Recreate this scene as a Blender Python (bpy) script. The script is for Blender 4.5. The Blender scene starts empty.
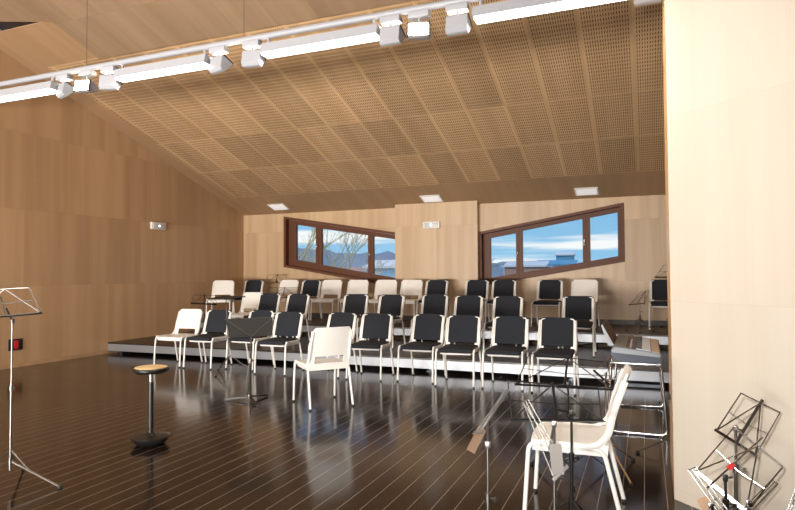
import bpy, bmesh, math, random
from mathutils import Vector, Matrix
random.seed(7)
PI = math.pi
sc = bpy.context.scene
C = sc.collection
R = math.radians
XL, YB, SL, ZC = -8.785, 11.903, 0.331, 2.775
Y1, Y2, P1, P2 = 7.993, 10.097, 0.20, 0.42
XR = 3.2
def cz(y): return ZC + SL * (YB - y)
def V(*a): return Vector(a)

# ------------------------------------------------------------ materials
def newmat(name):
    m = bpy.data.materials.new(name); m.use_nodes = True
    nt = m.node_tree
    return m, nt, nt.nodes['Principled BSDF']
def plain(name, col, rough=.5, metal=0., spec=.5, emit=None, es=0., noise=0.):
    m, nt, b = newmat(name)
    b.inputs['Base Color'].default_value = (*col, 1)
    b.inputs['Roughness'].default_value = rough
    b.inputs['Metallic'].default_value = metal
    b.inputs['Specular IOR Level'].default_value = spec
    if noise:
        n = nt.nodes.new('ShaderNodeTexNoise'); n.inputs['Scale'].default_value = 180
        bp = nt.nodes.new('ShaderNodeBump'); bp.inputs['Strength'].default_value = noise
        bp.inputs['Distance'].default_value = .003
        tc = nt.nodes.new('ShaderNodeTexCoord')
        nt.links.new(tc.outputs['Object'], n.inputs['Vector'])
        nt.links.new(n.outputs['Fac'], bp.inputs['Height']); nt.links.new(bp.outputs['Normal'], b.inputs['Normal'])
    if emit:
        b.inputs['Emission Color'].default_value = (*emit, 1); b.inputs['Emission Strength'].default_value = es
    return m
class NG:
    def __init__(s, nt): s.nt = nt
    def n(s, t, **k):
        x = s.nt.nodes.new(t)
        for a, b in k.items(): setattr(x, a, b)
        return x
    def put(s, sock, v):
        if isinstance(v, bpy.types.NodeSocket): s.nt.links.new(v, sock)
        else: sock.default_value = v
    def m(s, op, a, b=0., c=None):
        x = s.n('ShaderNodeMath', operation=op); s.put(x.inputs[0], a); s.put(x.inputs[1], b)
        if c is not None: s.put(x.inputs[2], c)
        return x.outputs[0]
    def mix(s, f, a, b, bt='MIX'):
        x = s.n('ShaderNodeMix', data_type='RGBA', blend_type=bt)
        s.put(x.inputs[0], f); s.put(x.inputs[6], a); s.put(x.inputs[7], b); return x.outputs[2]
    def xyz(s, a, b, c):
        x = s.n('ShaderNodeCombineXYZ'); s.put(x.inputs[0], a); s.put(x.inputs[1], b); s.put(x.inputs[2], c); return x.outputs[0]
    def noise(s, v, scale=1., detail=3.):
        x = s.n('ShaderNodeTexNoise'); s.put(x.inputs['Vector'], v); x.inputs['Scale'].default_value = scale
        x.inputs['Detail'].default_value = detail; return x.outputs['Fac']
    def white(s, v):
        x = s.n('ShaderNodeTexWhiteNoise', noise_dimensions='3D'); s.put(x.inputs['Vector'], v); return x.outputs['Value']
    def ss(s, v, lo, hi):
        x = s.n('ShaderNodeMapRange', interpolation_type='SMOOTHSTEP'); s.put(x.inputs[0], v)
        x.inputs[1].default_value = lo; x.inputs[2].default_value = hi; return x.outputs[0]

def veneer(name, ca, cb, axis='X', pu=1.16, pv=1.15, u0=0., v0=1.225-1.15, rough=.42, perf=None, vary=.16, seam=.8):
    """plywood veneer panels: u along axis, v = Z (or Y for ceilings); grain runs along v"""
    m, nt, b = newmat(name); g = NG(nt)
    tc = g.n('ShaderNodeTexCoord'); sp = g.n('ShaderNodeSeparateXYZ'); nt.links.new(tc.outputs['Object'], sp.inputs[0])
    x, y, z = sp.outputs
    if axis == 'X': u, v = x, z
    elif axis == 'Y': u, v = y, z
    elif axis == 'D': u, v = g.m('MULTIPLY', g.m('SUBTRACT', x, y), .7071), z
    else: u, v = x, y                                     # ceiling
    iv = g.m('FLOOR', g.m('DIVIDE', g.m('SUBTRACT', v, v0), pv))
    shift = g.m('MULTIPLY', g.m('FRACT', g.m('MULTIPLY', iv, .37)), 0. if perf else 1.)
    uu = g.m('ADD', g.m('DIVIDE', g.m('SUBTRACT', u, u0), pu), shift)
    iu = g.m('FLOOR', uu)
    fu = g.m('FRACT', uu); fv = g.m('FRACT', g.m('DIVIDE', g.m('SUBTRACT', v, v0), pv))
    cell = g.white(g.xyz(iu, iv, 3.7))
    big = g.noise(g.xyz(g.m('ADD', g.m('MULTIPLY', u, 5.), g.m('MULTIPLY', cell, 40.)), g.m('MULTIPLY', v, .18), g.m('MULTIPLY', cell, 9.)), 1., 2.)
    fine = g.noise(g.xyz(g.m('MULTIPLY', u, 60.), g.m('MULTIPLY', v, 1.4), cell), 1., 3.)
    t = g.m('ADD', g.m('MULTIPLY', g.ss(big, .3, .7), .55), g.m('MULTIPLY', fine, .45))
    col = g.mix(t, (*ca, 1), (*cb, 1))
    k = g.m('ADD', 1. - vary / 2, g.m('MULTIPLY', cell, vary))
    col = g.mix(1., col, g.xyz(k, k, k), 'MULTIPLY')
    # thin seams
    eu = g.m('MINIMUM', fu, g.m('SUBTRACT', 1., fu)); ev = g.m('MINIMUM', fv, g.m('SUBTRACT', 1., fv))
    su = g.m('LESS_THAN', g.m('MULTIPLY', eu, pu), .0025); sv = g.m('LESS_THAN', g.m('MULTIPLY', ev, pv), .0025)
    s_ = g.m('MAXIMUM', su, sv)
    col = g.mix(g.m('MULTIPLY', s_, 1 - seam), col, (.12, .07, .035, 1))
    if perf:
        ylo, yhi, du, dv = perf
        inr = g.m('MULTIPLY', g.m('GREATER_THAN', v, ylo), g.m('LESS_THAN', v, yhi))
        cu = g.m('GREATER_THAN', g.m('MULTIPLY', eu, pu), .028); cv = g.m('GREATER_THAN', g.m('MULTIPLY', ev, pv), .014)
        inr = g.m('MULTIPLY', inr, g.m('MULTIPLY', cu, cv))
        au = g.m('ABSOLUTE', g.m('SUBTRACT', g.m('FRACT', g.m('DIVIDE', u, du)), .5))
        av = g.m('ABSOLUTE', g.m('SUBTRACT', g.m('FRACT', g.m('DIVIDE', v, dv)), .5))
        hole = g.m('MULTIPLY', g.m('LESS_THAN', au, .16), g.m('LESS_THAN', av, .32))
        hole = g.m('MULTIPLY', hole, inr)
        col = g.mix(g.m('MULTIPLY', hole, .93), col, (.02, .012, .008, 1))
        inv = g.m('SUBTRACT', 1., hole)
        g.put(b.inputs['Specular IOR Level'], g.m('MULTIPLY', inv, .4))
    g.put(b.inputs['Base Color'], col)
    b.inputs['Roughness'].default_value = rough
    return m

M = {}
M['wall_left'] = veneer('veneer_left', (.40, .235, .12), (.53, .33, .18), 'Y', u0=6.852-1.16*4, v0=1.225-1.17, pv=1.17, pu=1.16)
M['wall_back'] = veneer('veneer_back', (.42, .275, .15), (.57, .40, .245), 'X', pu=.9, v0=1.225-1.13, pv=1.13)
M['wall_pale'] = veneer('veneer_pale', (.61, .54, .445), (.67, .60, .51), 'D', pu=2.4, u0=-.9, v0=1.2-1.13, pv=1.13, rough=.3, vary=.07, seam=.93)
M['ceil_perf'] = veneer('veneer_perforated', (.43, .265, .135), (.55, .355, .195), 'C', pu=.588, u0=-.09, v0=6.50-1.12*2, pv=1.12, rough=.5,
                        perf=(6.50, 10.98, .0294, .0712), vary=.3, seam=1.)
M['ceil_plain'] = veneer('veneer_ceiling', (.215, .135, .078), (.30, .20, .122), 'C', pu=.588, u0=-.09, v0=5.76-9, pv=3., rough=.5, vary=.14)  # base tone lowered to stand in for flash light falling off here
M['ceil_border'] = veneer('veneer_border', (.30, .18, .092), (.38, .235, .13), 'C', pu=4, u0=0, v0=-8, pv=40., rough=.5, vary=.02, seam=1.)  # tint lowered along with the plain part for the dimmer light there
M['reveal'] = veneer('veneer_reveal', (.62, .36, .16), (.74, .47, .22), 'Y', pu=.42, u0=4.09-.84, v0=0, pv=12, rough=.35, vary=.12, seam=.6)

def floor_mat(name, x0, pitch, dark, lite, line, rough, lw=.0035):
    m, nt, b = newmat(name); g = NG(nt)
    tc = g.n('ShaderNodeTexCoord'); sp = g.n('ShaderNodeSeparateXYZ'); nt.links.new(tc.outputs['Object'], sp.inputs[0])
    x, y, z = sp.outputs
    uu = g.m('DIVIDE', g.m('SUBTRACT', x, x0), pitch); iu = g.m('FLOOR', uu); fu = g.m('FRACT', uu)
    off = g.m('MULTIPLY', g.white(g.xyz(iu, 1., 2.)), 2.)
    iv = g.m('FLOOR', g.m('ADD', g.m('DIVIDE', y, 2.), off))
    cell = g.white(g.xyz(iu, iv, 0.))
    grain = g.noise(g.xyz(g.m('MULTIPLY', x, 45.), g.m('MULTIPLY', y, 1.5), cell), 1., 3.)
    t = g.m('ADD', g.m('MULTIPLY', cell, .5), g.m('MULTIPLY', grain, .5))
    col = g.mix(t, (*dark, 1), (*lite, 1))
    e = g.m('MULTIPLY', g.m('MINIMUM', fu, g.m('SUBTRACT', 1., fu)), pitch)
    ln = g.m('LESS_THAN', e, lw)
    col = g.mix(ln, col, (*line, 1))
    g.put(b.inputs['Base Color'], col)
    rn = g.noise(g.xyz(x, y, 0.), 3., 3.)
    g.put(b.inputs['Roughness'], g.m('ADD', rough - .03, g.m('MULTIPLY', rn, .07)))
    bp = g.n('ShaderNodeBump'); bp.inputs['Strength'].default_value = .05; bp.inputs['Distance'].default_value = .002
    g.put(bp.inputs['Height'], grain); nt.links.new(bp.outputs['Normal'], b.inputs['Normal'])
    return m
M['floor'] = floor_mat('dark_boards', -.027, .1285, (.008, .005, .0035), (.020, .011, .007), (.22, .18, .15), .14, .0026)
M['stage'] = floor_mat('stage_boards', 0, .15, (.016, .010, .008), (.032, .020, .015), (.01, .008, .007), .33)
M['white'] = plain('white_plastic', (.82, .79, .745), .35)
M['leg'] = plain('white_steel', (.80, .775, .73), .3)
M['pad'] = plain('charcoal_fabric', (.014, .016, .022), .95, noise=.4)
M['rubber'] = plain('black_rubber', (.012, .012, .013), .6)
M['black'] = plain('black_metal', (.015, .014, .013), .35, .3)
M['satin'] = plain('satin_metal', (.11, .10, .09), .5, .5)
M['satin_dark'] = plain('dark_satin', (.05, .045, .04), .5, .3)
M['matt'] = plain('matt_black', (.010, .009, .008), .55, spec=.3)
M['chrome'] = plain('chrome', (.62, .62, .63), .16, 1.)
M['nickel'] = plain('dull_nickel', (.24, .225, .21), .36, 1.)
M['alu'] = plain('aluminium', (.36, .37, .40), .36, .6)
M['steel_dark'] = plain('dark_steel', (.10, .11, .13), .4, .8)
M['lampbody'] = plain('lamp_grey', (.30, .30, .32), .4)
M['rail'] = plain('rail_grey', (.27, .27, .29), .4)
M['lamp'] = plain('tube_light', (1, 1, 1), .5, emit=(1, .98, .95), es=5)
M['lamp2'] = plain('flood_light', (1, 1, 1), .5, emit=(1, .93, .80), es=25)
M['dull_lamp'] = plain('diffuser_faint', (.80, .80, .82), .5, emit=(1, .97, .95), es=.35)  # recessed diffusers get a faint glow by emission
M['cover'] = plain('frosted_cover', (.55, .55, .53), .4)
M['led'] = plain('led', (1, 1, 1), .5, emit=(1, 1, .95), es=4)
M['white_box'] = plain('white_housing', (.70, .68, .64), .45)
M['brown'] = plain('window_brown', (.115, .042, .02), .5, spec=.25)
M['dkbrown'] = plain('dark_skirting', (.045, .026, .020), .45)
M['red'] = plain('red_plastic', (.55, .02, .02), .4)
M['cane'] = plain('cork_seat', (.62, .42, .20), .75, noise=.8)
M['kb_body'] = plain('keyboard_grey', (.065, .08, .115), .5)
M['kb_top'] = plain('keyboard_light_grey', (.30, .33, .36), .45)
M['kb_speaker'] = plain('speaker_cloth', (.24, .23, .18), .9)
M['kb_ctrl'] = plain('control_brown', (.13, .055, .035), .4)
M['kb_key'] = plain('key_white', (.86, .91, .97), .3)
M['kb_wood'] = plain('key_slip_wood', (.72, .54, .38), .45)
M['brass_dark'] = plain('tarnished_brass', (.22, .14, .09), .3, .9)
M['gold'] = plain('worn_brass', (.72, .50, .25), .3, .9)
def glassmat():
    m, nt, b = newmat('window_glass'); nt.nodes.remove(b); g = NG(nt)
    t = g.n('ShaderNodeBsdfTransparent'); gl = g.n('ShaderNodeBsdfGlossy'); gl.inputs['Roughness'].default_value = .02
    t.inputs[0].default_value = (.96, .98, .98, 1)
    mx = g.n('ShaderNodeMixShader'); mx.inputs[0].default_value = .05
    nt.links.new(t.outputs[0], mx.inputs[1]); nt.links.new(gl.outputs[0], mx.inputs[2])
    nt.links.new(mx.outputs[0], nt.nodes['Material Output'].inputs[0]); return m
M['glass'] = glassmat()

# ------------------------------------------------------------ mesh helpers
def box(bm, c, s, rot=None, bev=0.):
    r = bmesh.ops.create_cube(bm, size=1.)
    vs = r['verts']
    for v in vs: v.co = Vector((v.co.x * s[0], v.co.y * s[1], v.co.z * s[2]))
    if bev > 0:
        es = list({e for v in vs for e in v.link_edges})
        rb = bmesh.ops.bevel(bm, geom=es, offset=bev, segments=2, affect='EDGES', profile=.6)
        vs = list({v for f in rb['faces'] for v in f.verts} | {v for v in vs if v.is_valid})
    for v in vs:
        if rot is not None: v.co = rot @ v.co
        v.co += Vector(c)
    return vs
def ring(bm, c, t, up, r, seg, ry=None):
    t = t.normalized(); a = up - t * up.dot(t)
    if a.length < 1e-5: a = Vector((1, 0, 0)) - t * t.x
    a.normalize(); b = t.cross(a)
    return [bm.verts.new(c + a * (r * math.cos(2*PI*i/seg)) + b * ((ry or r) * math.sin(2*PI*i/seg))) for i in range(seg)]
def tube(bm, pts, r, seg=8, up=None, ry=None, cap=True, rs=None):
    pts = [Vector(p) for p in pts]; up = Vector(up) if up else Vector((.13, .31, .94)).normalized()
    rings = []
    for i, p in enumerate(pts):
        t = (pts[min(i+1, len(pts)-1)] - pts[max(i-1, 0)])
        if t.length < 1e-7: t = Vector((0, 0, 1))
        rings.append(ring(bm, p, t, up, rs[i] if rs else r, seg, ry))
    for a, b in zip(rings, rings[1:]):
        for i in range(seg):
            bm.faces.new((a[i], a[(i+1) % seg], b[(i+1) % seg], b[i]))
    if cap: bm.faces.new(rings[0][::-1]); bm.faces.new(rings[-1])
def bend(pts, rad=.03, n=5):
    """round the corners of a polyline"""
    pts = [Vector(p) for p in pts]; out = [pts[0]]
    for a, b, c in zip(pts, pts[1:], pts[2:]):
        d1 = (a - b); d2 = (c - b); k = min(rad, d1.length*.45, d2.length*.45)
        p = b + d1.normalized()*k; q = b + d2.normalized()*k
        for i in range(n+1):
            t = i/n; out.append(p*(1-t)**2 + b*2*t*(1-t) + q*t*t)
    out.append(pts[-1]); return out
def bar(bm, p, q, w, t, n=(0, -1, 0)):
    """flat bar from p to q, width w across, thickness t along n"""
    p, q, n = Vector(p), Vector(q), Vector(n); d = (q-p); L = d.length
    if L < 1e-6: return
    d.normalize(); n = (n - d*n.dot(d))
    if n.length < 1e-4: n = Vector((1, 0, 0)) - d*d.x
    n.normalize(); s = d.cross(n)
    rot = Matrix((d, s, n)).transposed()
    box(bm, (p+q)/2, (L, w, t), rot)
def lathe(bm, prof, seg=32, c=(0, 0, 0)):
    rings = []
    for r, z in prof:
        if r < 1e-5: rings.append([bm.verts.new((c[0], c[1], c[2]+z))])
        else: rings.append([bm.verts.new((c[0]+r*math.cos(2*PI*i/seg), c[1]+r*math.sin(2*PI*i/seg), c[2]+z)) for i in range(seg)])
    for a, b in zip(rings, rings[1:]):
        for i in range(seg):
            j = (i+1) % seg
            if len(a) == 1 and len(b) == 1: continue
            if len(a) == 1: bm.faces.new((a[0], b[j], b[i]))
            elif len(b) == 1: bm.faces.new((a[i], a[j], b[0]))
            else: bm.faces.new((a[i], a[j], b[j], b[i]))
def quadf(bm, *ps):
    return bm.faces.new([bm.verts.new(Vector(p)) for p in ps])
def prism(bm, poly, dv):
    """extrude polygon (list of 3D pts) by dv"""
    a = [bm.verts.new(Vector(p)) for p in poly]; b = [bm.verts.new(Vector(p)+Vector(dv)) for p in poly]
    bm.faces.new(a); bm.faces.new(b[::-1]); n = len(a)
    for i in range(n): bm.faces.new((a[i], b[i], b[(i+1) % n], a[(i+1) % n]))
def obj(name, bm, mat, parent=None, smooth=True, org=None):
    """org: world point that becomes the mesh origin (only when no parent)"""
    bmesh.ops.recalc_face_normals(bm, faces=bm.faces)
    me = bpy.data.meshes.new(name)
    if org is not None: bmesh.ops.translate(bm, verts=bm.verts, vec=-Vector(org))
    bm.to_mesh(me); bm.free()
    me.materials.append(mat)
    if smooth:
        try: me.shade_smooth(); me.set_sharp_from_angle(angle=R(38))
        except Exception: pass
    o = bpy.data.objects.new(name, me); C.objects.link(o)
    if parent is not None: o.parent = parent
    if org is not None: o.location = org
    return o
def nb(): return bmesh.new()
def empty(name, loc=(0, 0, 0), rz=0.):
    o = bpy.data.objects.new(name, None); C.objects.link(o); o.location = loc; o.rotation_euler = (0, 0, rz)
    o.empty_display_size = .1; return o
def tag(o, label=None, cat=None, group=None, kind=None):
    if label: o['label'] = label
    if cat: o['category'] = cat
    if group: o['group'] = group
    if kind: o['kind'] = kind
    return o
def children(o): return [c for c in list(bpy.data.objects) if c.parent == o]
def copy_tree(o, kids=None, parent=None):
    c = o.copy(); C.objects.link(c); c.parent = parent
    for ch in children(o): copy_tree(ch, None, c)
    return c

# ------------------------------------------------------------ room shell
def struct(name, bm, mat, label=None, smooth=False):
    o = obj(name, bm, mat, smooth=smooth); tag(o, label, None, None, 'structure'); return o
YF = -4.5
b = nb(); prism(b, [(XL-.3, YF-.3, 0), (XR+.3, YF-.3, 0), (XR+.3, YB+.5, 0), (XL-.3, YB+.5, 0)], (0, 0, -.25)); struct('floor', b, M['floor'], 'glossy dark brown board floor with thin pale lines')
YT = 1.5; ZT = cz(YT)
b = nb(); prism(b, [(XL, YF-.3, -.01), (XL, YB+.4, -.01), (XL, YB+.4, cz(YB+.4)+.3), (XL, YT, ZT+.3), (XL, YF-.3, ZT+.3)], (-.25, 0, 0)); struct('wall_left', b, M['wall_left'], 'left wall of warm veneered wood panels')
b = nb(); prism(b, [(XR, YF-.3, -.01), (XR, YB+.4, -.01), (XR, YB+.4, cz(YB+.4)+.3), (XR, YT, ZT+.3), (XR, YF-.3, ZT+.3)], (.25, 0, 0)); struct('wall_right', b, M['wall_back'], 'far right side wall hidden behind the pale wall')
b = nb(); prism(b, [(XL-.2, YF, -.01), (XR+.2, YF, -.01), (XR+.2, YF, ZT+.3), (XL-.2, YF, ZT+.3)], (0, -.25, 0)); struct('wall_front', b, M['wall_back'], 'wood wall behind the viewer')
# pale diagonal wall with a return along Y
b = nb(); prism(b, [(.142, 4.09, 0), (XR, 4.09-(XR-.142), 0), (XR, 4.9, 0), (.150, 4.9, 0)], (0, 0, cz(4.9)+.02))
for v in b.verts:
    if v.co.z > 1: v.co.z = min(ZT, cz(v.co.y)) + .02
wp = struct('wall_diagonal', b, M['wall_pale'], 'pale veneered wall angled across the right side')
wp.data.materials.append(M['reveal'])
for p in wp.data.polygons:
    if abs(p.normal.x) > .95: p.material_index = 1
# ceiling
b = nb(); YE = 10.98
def cpoly(b, pts, dz=0., th=.12):
    prism(b, [(x, y, cz(y)+dz) for x, y in pts], (0, 0, th))
cpoly(b, [(-8.42, 6.49), (XR, 6.49), (XR, YE), (-8.42, YE)], -.001, .14)
struct('ceiling', b, M['ceil_perf'], 'sloping ceiling of slotted acoustic wood panels')
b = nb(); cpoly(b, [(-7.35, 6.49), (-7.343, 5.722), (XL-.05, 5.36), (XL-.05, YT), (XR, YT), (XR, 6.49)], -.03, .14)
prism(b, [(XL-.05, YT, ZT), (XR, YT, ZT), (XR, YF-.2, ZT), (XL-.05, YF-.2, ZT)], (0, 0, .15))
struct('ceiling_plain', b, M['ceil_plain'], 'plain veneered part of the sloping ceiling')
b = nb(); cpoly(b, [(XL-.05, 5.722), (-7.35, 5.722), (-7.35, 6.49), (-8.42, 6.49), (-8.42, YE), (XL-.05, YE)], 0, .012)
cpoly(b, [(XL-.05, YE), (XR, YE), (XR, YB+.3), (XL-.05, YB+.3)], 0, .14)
struct('ceiling_border', b, M['ceil_border'], 'plain wood border of the slotted ceiling, tinted darker')
b = nb(); cpoly(b, [(XL-.2, 4.2), (-6.4, 4.2), (-6.4, 6.6), (XL-.2, 6.6)], .40, .1)  # backing sheet coloured dark so the gap reads as shade
struct('ceiling_shade_backing', b, M['dkbrown'], 'dark backing sheet for the shade above the ceiling edge')

# ------------------------------------------------------------ back wall with two slanted windows
SW = .168
W1 = dict(x0=-7.67, x1=-4.55, zt=2.707, zb=1.545, s=-.1625)
W2 = dict(x0=-3.08, x1=-.34, zt=2.207, zb=1.113, s=.168)
def wtop(W, x, m=0.): return W['zt'] + W['s']*(x-W['x0']) + m
def wbot(W, x, m=0.): return W['zb'] + W['s']*(x-W['x0']) + m
b = nb(); TW = .38
cw = .05
def wallquad(x0, x1, zb0, zb1, zt0, zt1):
    prism(b, [(x0, YB, zb0), (x1, YB, zb1), (x1, YB, zt1), (x0, YB, zt0)], (0, TW, 0))
top = cz(YB)+.12
segs = []
for W in (W1, W2): segs.append((W['x0']+cw, W['x1']-cw, W))
xx = XL-.2
for a0, a1, W in segs:
    wallquad(xx, a0, -.01, -.01, top, top)
    wallquad(a0, a1, -.01, -.01, wbot(W, a0, cw), wbot(W, a1, cw))
    wallquad(a0, a1, wtop(W, a0, -cw), wtop(W, a1, -cw), top, top)
    xx = a1
wallquad(xx, XR+.2, -.01, -.01, top, top)
struct('wall_back', b, M['wall_back'], 'back wall of light veneered wood panels')
b = nb(); prism(b, [(-4.846, 11.75, -.01), (-3.074, 11.75, -.01), (-3.074, 11.75, cz(11.75)+.02), (-4.846, 11.75, cz(11.75)+.02)], (0, .16, 0))
struct('trim_1', b, M['wall_back'], 'shallow veneered pier between the two windows')
b = nb(); box(b, ((XL-3.074-1.772)/2, YB-.012, P2+.045), (-4.846-XL, .02, .09)); box(b, (-3.96, 11.738, P2+.045), (1.8, .02, .09)); box(b, ((XR-3.074)/2, YB-.012, P2+.045), (XR+3.074, .02, .09))
struct('baseboard_back', b, M['dkbrown'], 'dark brown skirting above the upper stage')

def window(idx, W, panes, zg, label):
    root = empty('window_%d' % idx, ((W['x0']+W['x1'])/2, YB, W['zb'])); tag(root, label, None, None, 'structure')
    o = Vector(root.location)
    def P(x, y, z): return Vector((x, y, z)) - o
    x0, x1 = W['x0'], W['x1']
    def frame(bm, xa, xb, ta, ba, w, ya, yb, tsl, bsl):
        """trapezoid ring xa..xb; ta/ba = top/bottom z at xa"""
        T = lambda x: ta + tsl*(x-xa); B = lambda x: ba + bsl*(x-xa)
        d = (0, yb-ya, 0)
        prism(bm, [P(xa, ya, B(xa)), P(xa+w, ya, B(xa+w)), P(xa+w, ya, T(xa+w)), P(xa, ya, T(xa))], d)
        prism(bm, [P(xb-w, ya, B(xb-w)), P(xb, ya, B(xb)), P(xb, ya, T(xb)), P(xb-w, ya, T(xb-w))], d)
        prism(bm, [P(xa+w, ya, T(xa+w)-w), P(xb-w, ya, T(xb-w)-w), P(xb-w, ya, T(xb-w)), P(xa+w, ya, T(xa+w))], d)
        prism(bm, [P(xa+w, ya, B(xa+w)), P(xb-w, ya, B(xb-w)), P(xb-w, ya, B(xb-w)+w), P(xa+w, ya, B(xa+w)+w)], d)
    s = W['s']
    bm = nb(); frame(bm, x0, x1, W['zt'], W['zb'], .055, YB-.02, YB+.17, s, s); obj('window_frame', bm, M['brown'], root, False)
    bm = nb(); xi = panes[0][0]-.12; xj = min(panes[-1][1]+.12, x1-.056)
    frame(bm, x0+.056, x1-.056, wtop(W, x0+.056, -.056), wbot(W, x0+.056, .056), .05, YB+.12, YB+.19, s, s)
    wl, wb_ = (.165, .105) if idx == 1 else (.12, .075); xa, xb = x0+.056, x1-.056
    prism(bm, [P(xa, YB+.125, wbot(W, xa, .06)), P(xa+wl, YB+.125, wbot(W, xa+wl, .06)), P(xa+wl, YB+.125, wtop(W, xa+wl, -.06)), P(xa, YB+.125, wtop(W, xa, -.06))], (0, .06, 0))
    prism(bm, [P(xa+wl, YB+.125, wbot(W, xa+wl, .06)), P(xb, YB+.125, wbot(W, xb, .06)), P(xb, YB+.125, wbot(W, xb, .056+wb_)), P(xa+wl, YB+.125, wbot(W, xa+wl, .056+wb_))], (0, .057, 0))
    prism(bm, [P(xa+wl, YB+.125, wtop(W, xa+wl, -.116)), P(xb, YB+.125, wtop(W, xb, -.116)), P(xb, YB+.125, wtop(W, xb, -.06)), P(xa+wl, YB+.125, wtop(W, xa+wl, -.06))], (0, .055, 0))
    for (a, c), (d, e) in zip(panes, panes[1:]):
        m0, m1 = c+.055, d-.055
        if m1-m0 < .015: mm = (c+d)/2; m0, m1 = mm-.012, mm+.012
        prism(bm, [P(m0, YB+.11, wbot(W, m0, .06)), P(m1, YB+.11, wbot(W, m1, .06)), P(m1, YB+.11, wtop(W, m1, -.06)), P(m0, YB+.11, wtop(W, m0, -.06))], (0, .07, 0))
    obj('mullion_frame', bm, M['brown'], root, False)
    for k, (a, c) in enumerate(panes):
        tz, bz = zg[k]
        bm = nb(); w = .055
        frame(bm, a-w, c+w, tz+w-s*w, bz-w-s*w, w, YB+.095, YB+.165, s, s)
        sash = obj('sash', bm, M['brown'], root, False)
        bm = nb(); prism(bm, [P(a-.01, YB+.135, bz-.01-s*.01), P(c+.01, YB+.135, bz+s*(c-a)-.01), P(c+.01, YB+.135, tz+s*(c-a)+.01), P(a-.01, YB+.135, tz+.01)], (0, .012, 0))
        obj('pane', bm, M['glass'], sash, False)
        if k < 2 or idx == 2:
            hx = c+.028 if k < 2 else None
            if hx and k < 2:
                bm = nb(); zc = (tz+bz)/2 + s*(c-a)
                box(bm, P(hx, YB+.085, zc), (.025, .02, .07), bev=.004); tube(bm, [P(hx, YB+.07, zc), P(hx, YB+.055, zc), P(hx, YB+.055, zc-.1)], .008, 8)
                h = obj('handle', bm, M['chrome'], sash); h['label'] = 'metal window handle'
    return root
window(1, W1, [(-7.40, -6.89), (-6.74, -5.59), (-5.46, -4.72)], [(2.515, 1.71), (2.405, 1.585), (2.197, 1.37)], 'left slanted window falling to the right in brown frame')
window(2, W2, [(-2.87, -2.36), (-2.23, -1.09), (-.953, -.46)], [(2.085, 1.285), (2.213, 1.37), (2.42, 1.60)], 'right slanted window rising to the right in brown frame')

# ------------------------------------------------------------ stage platforms
def stage(name, y0, y1, z, label, feet):
    root = empty(name, (-2.8, y0, 0)); tag(root, label, 'stage'); o = Vector(root.location)
    xa, xb = XL+.01, XR-.01
    bm = nb(); box(bm, Vector(((xa+xb)/2, (y0+y1)/2, z-.012))-o, (xb-xa, y1-y0, .024)); obj('deck', bm, M['stage'], root, False)
    bm = nb(); h = .12
    for (ya) in (y0+.004, y1-.03):
        box(bm, Vector(((xa+xb)/2, ya+.012, z-.024-h/2))-o, (xb-xa-.004, .03, h))
    box(bm, Vector((xa+.02, (y0+y1)/2, z-.024-h/2))-o, (.03, y1-y0-.08, h)); box(bm, Vector((xb-.02, (y0+y1)/2, z-.024-h/2))-o, (.03, y1-y0-.08, h))
    obj('edge_frame', bm, M['alu'], root, False)['label'] = 'pale aluminium edge frame'
    for x in feet:
        for y in (y0+.16, y1-.2):
            bm = nb(); box(bm, Vector((x, y, (z-.144)/2))-o, (.06, .06, z-.144)); box(bm, Vector((x, y, .008))-o, (.11, .11, .012))
            obj('leg', bm, M['steel_dark'], root, False)
    if z > .3:
        for x in feet[1:]:
            bm = nb(); tube(bm, [Vector((x-.9, y0+.2, .16))-o, Vector((x-.05, y0+.2, .30))-o], .015, 6); obj('brace', bm, M['alu'], root)
    return root
stage('lower_stage_platform', Y1, Y2, P1, 'lower dark boarded stage riser with pale edge behind the front chair row', [-8.6+1.93*k for k in range(7)])
stage('upper_stage_platform', Y2+.01, YB-.03, P2, 'upper dark boarded stage riser along the back wall', [-8.2+1.93*k for k in range(6)])

# ------------------------------------------------------------ chairs
def backrest_bm(scale=1., x_in=None, z0=.43, z1=.83, th=.013, slot=True, offs=0., W=.23):
    bm = nb(); NU, NV = 14, 16; g = {}
    def pt(u, v):
        z = z0+(z1-z0)*v; vv = (z-.43)/.40
        w = (W-.022*vv) if x_in is None else x_in
        y = .172+.125*max(vv, 0)**1.35+.020*(1-(u if x_in is None else u*x_in/W)**2)
        if v > .9 and x_in is None: w *= 1-.10*((v-.9)/.1)**2*1.0
        return Vector((u*w, y+offs, z))
    for i in range(NU+1):
        for j in range(NV+1): g[i, j] = bm.verts.new(pt(-1+2*i/NU, j/NV))
    for i in range(NU):
        for j in range(NV):
            u = -1+2*(i+.5)/NU; v = (j+.5)/NV
            if slot and .07 < v < .26 and abs(u) < .78: continue
            bm.faces.new((g[i, j], g[i+1, j], g[i+1, j+1], g[i, j+1]))
    for v in [v for v in bm.verts if not v.link_faces]: bm.verts.remove(v)
    bmesh.ops.recalc_face_normals(bm, faces=bm.faces)
    bmesh.ops.solidify(bm, geom=bm.faces[:], thickness=th)
    return bm
def chair_legs(root):
    for s in (-1, 1):
        for pts in ([(s*.238, -.262, .012), (s*.234, -.232, .435), (s*.228, -.05, .432)], [(s*.234, .262, .012), (s*.226, .165, .420), (s*.226, .05, .428)]):
            bm = nb(); tube(bm, bend(pts, .05, 5), .0125, 10, up=(1, 0, 0)); lg = obj('leg', bm, M['leg'], root)
            bm = nb(); p = pts[0]; tube(bm, [(p[0], p[1], 0), (p[0], p[1], .018)], .0135, 10); obj('rubber_foot', bm, M['rubber'], lg)
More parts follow.
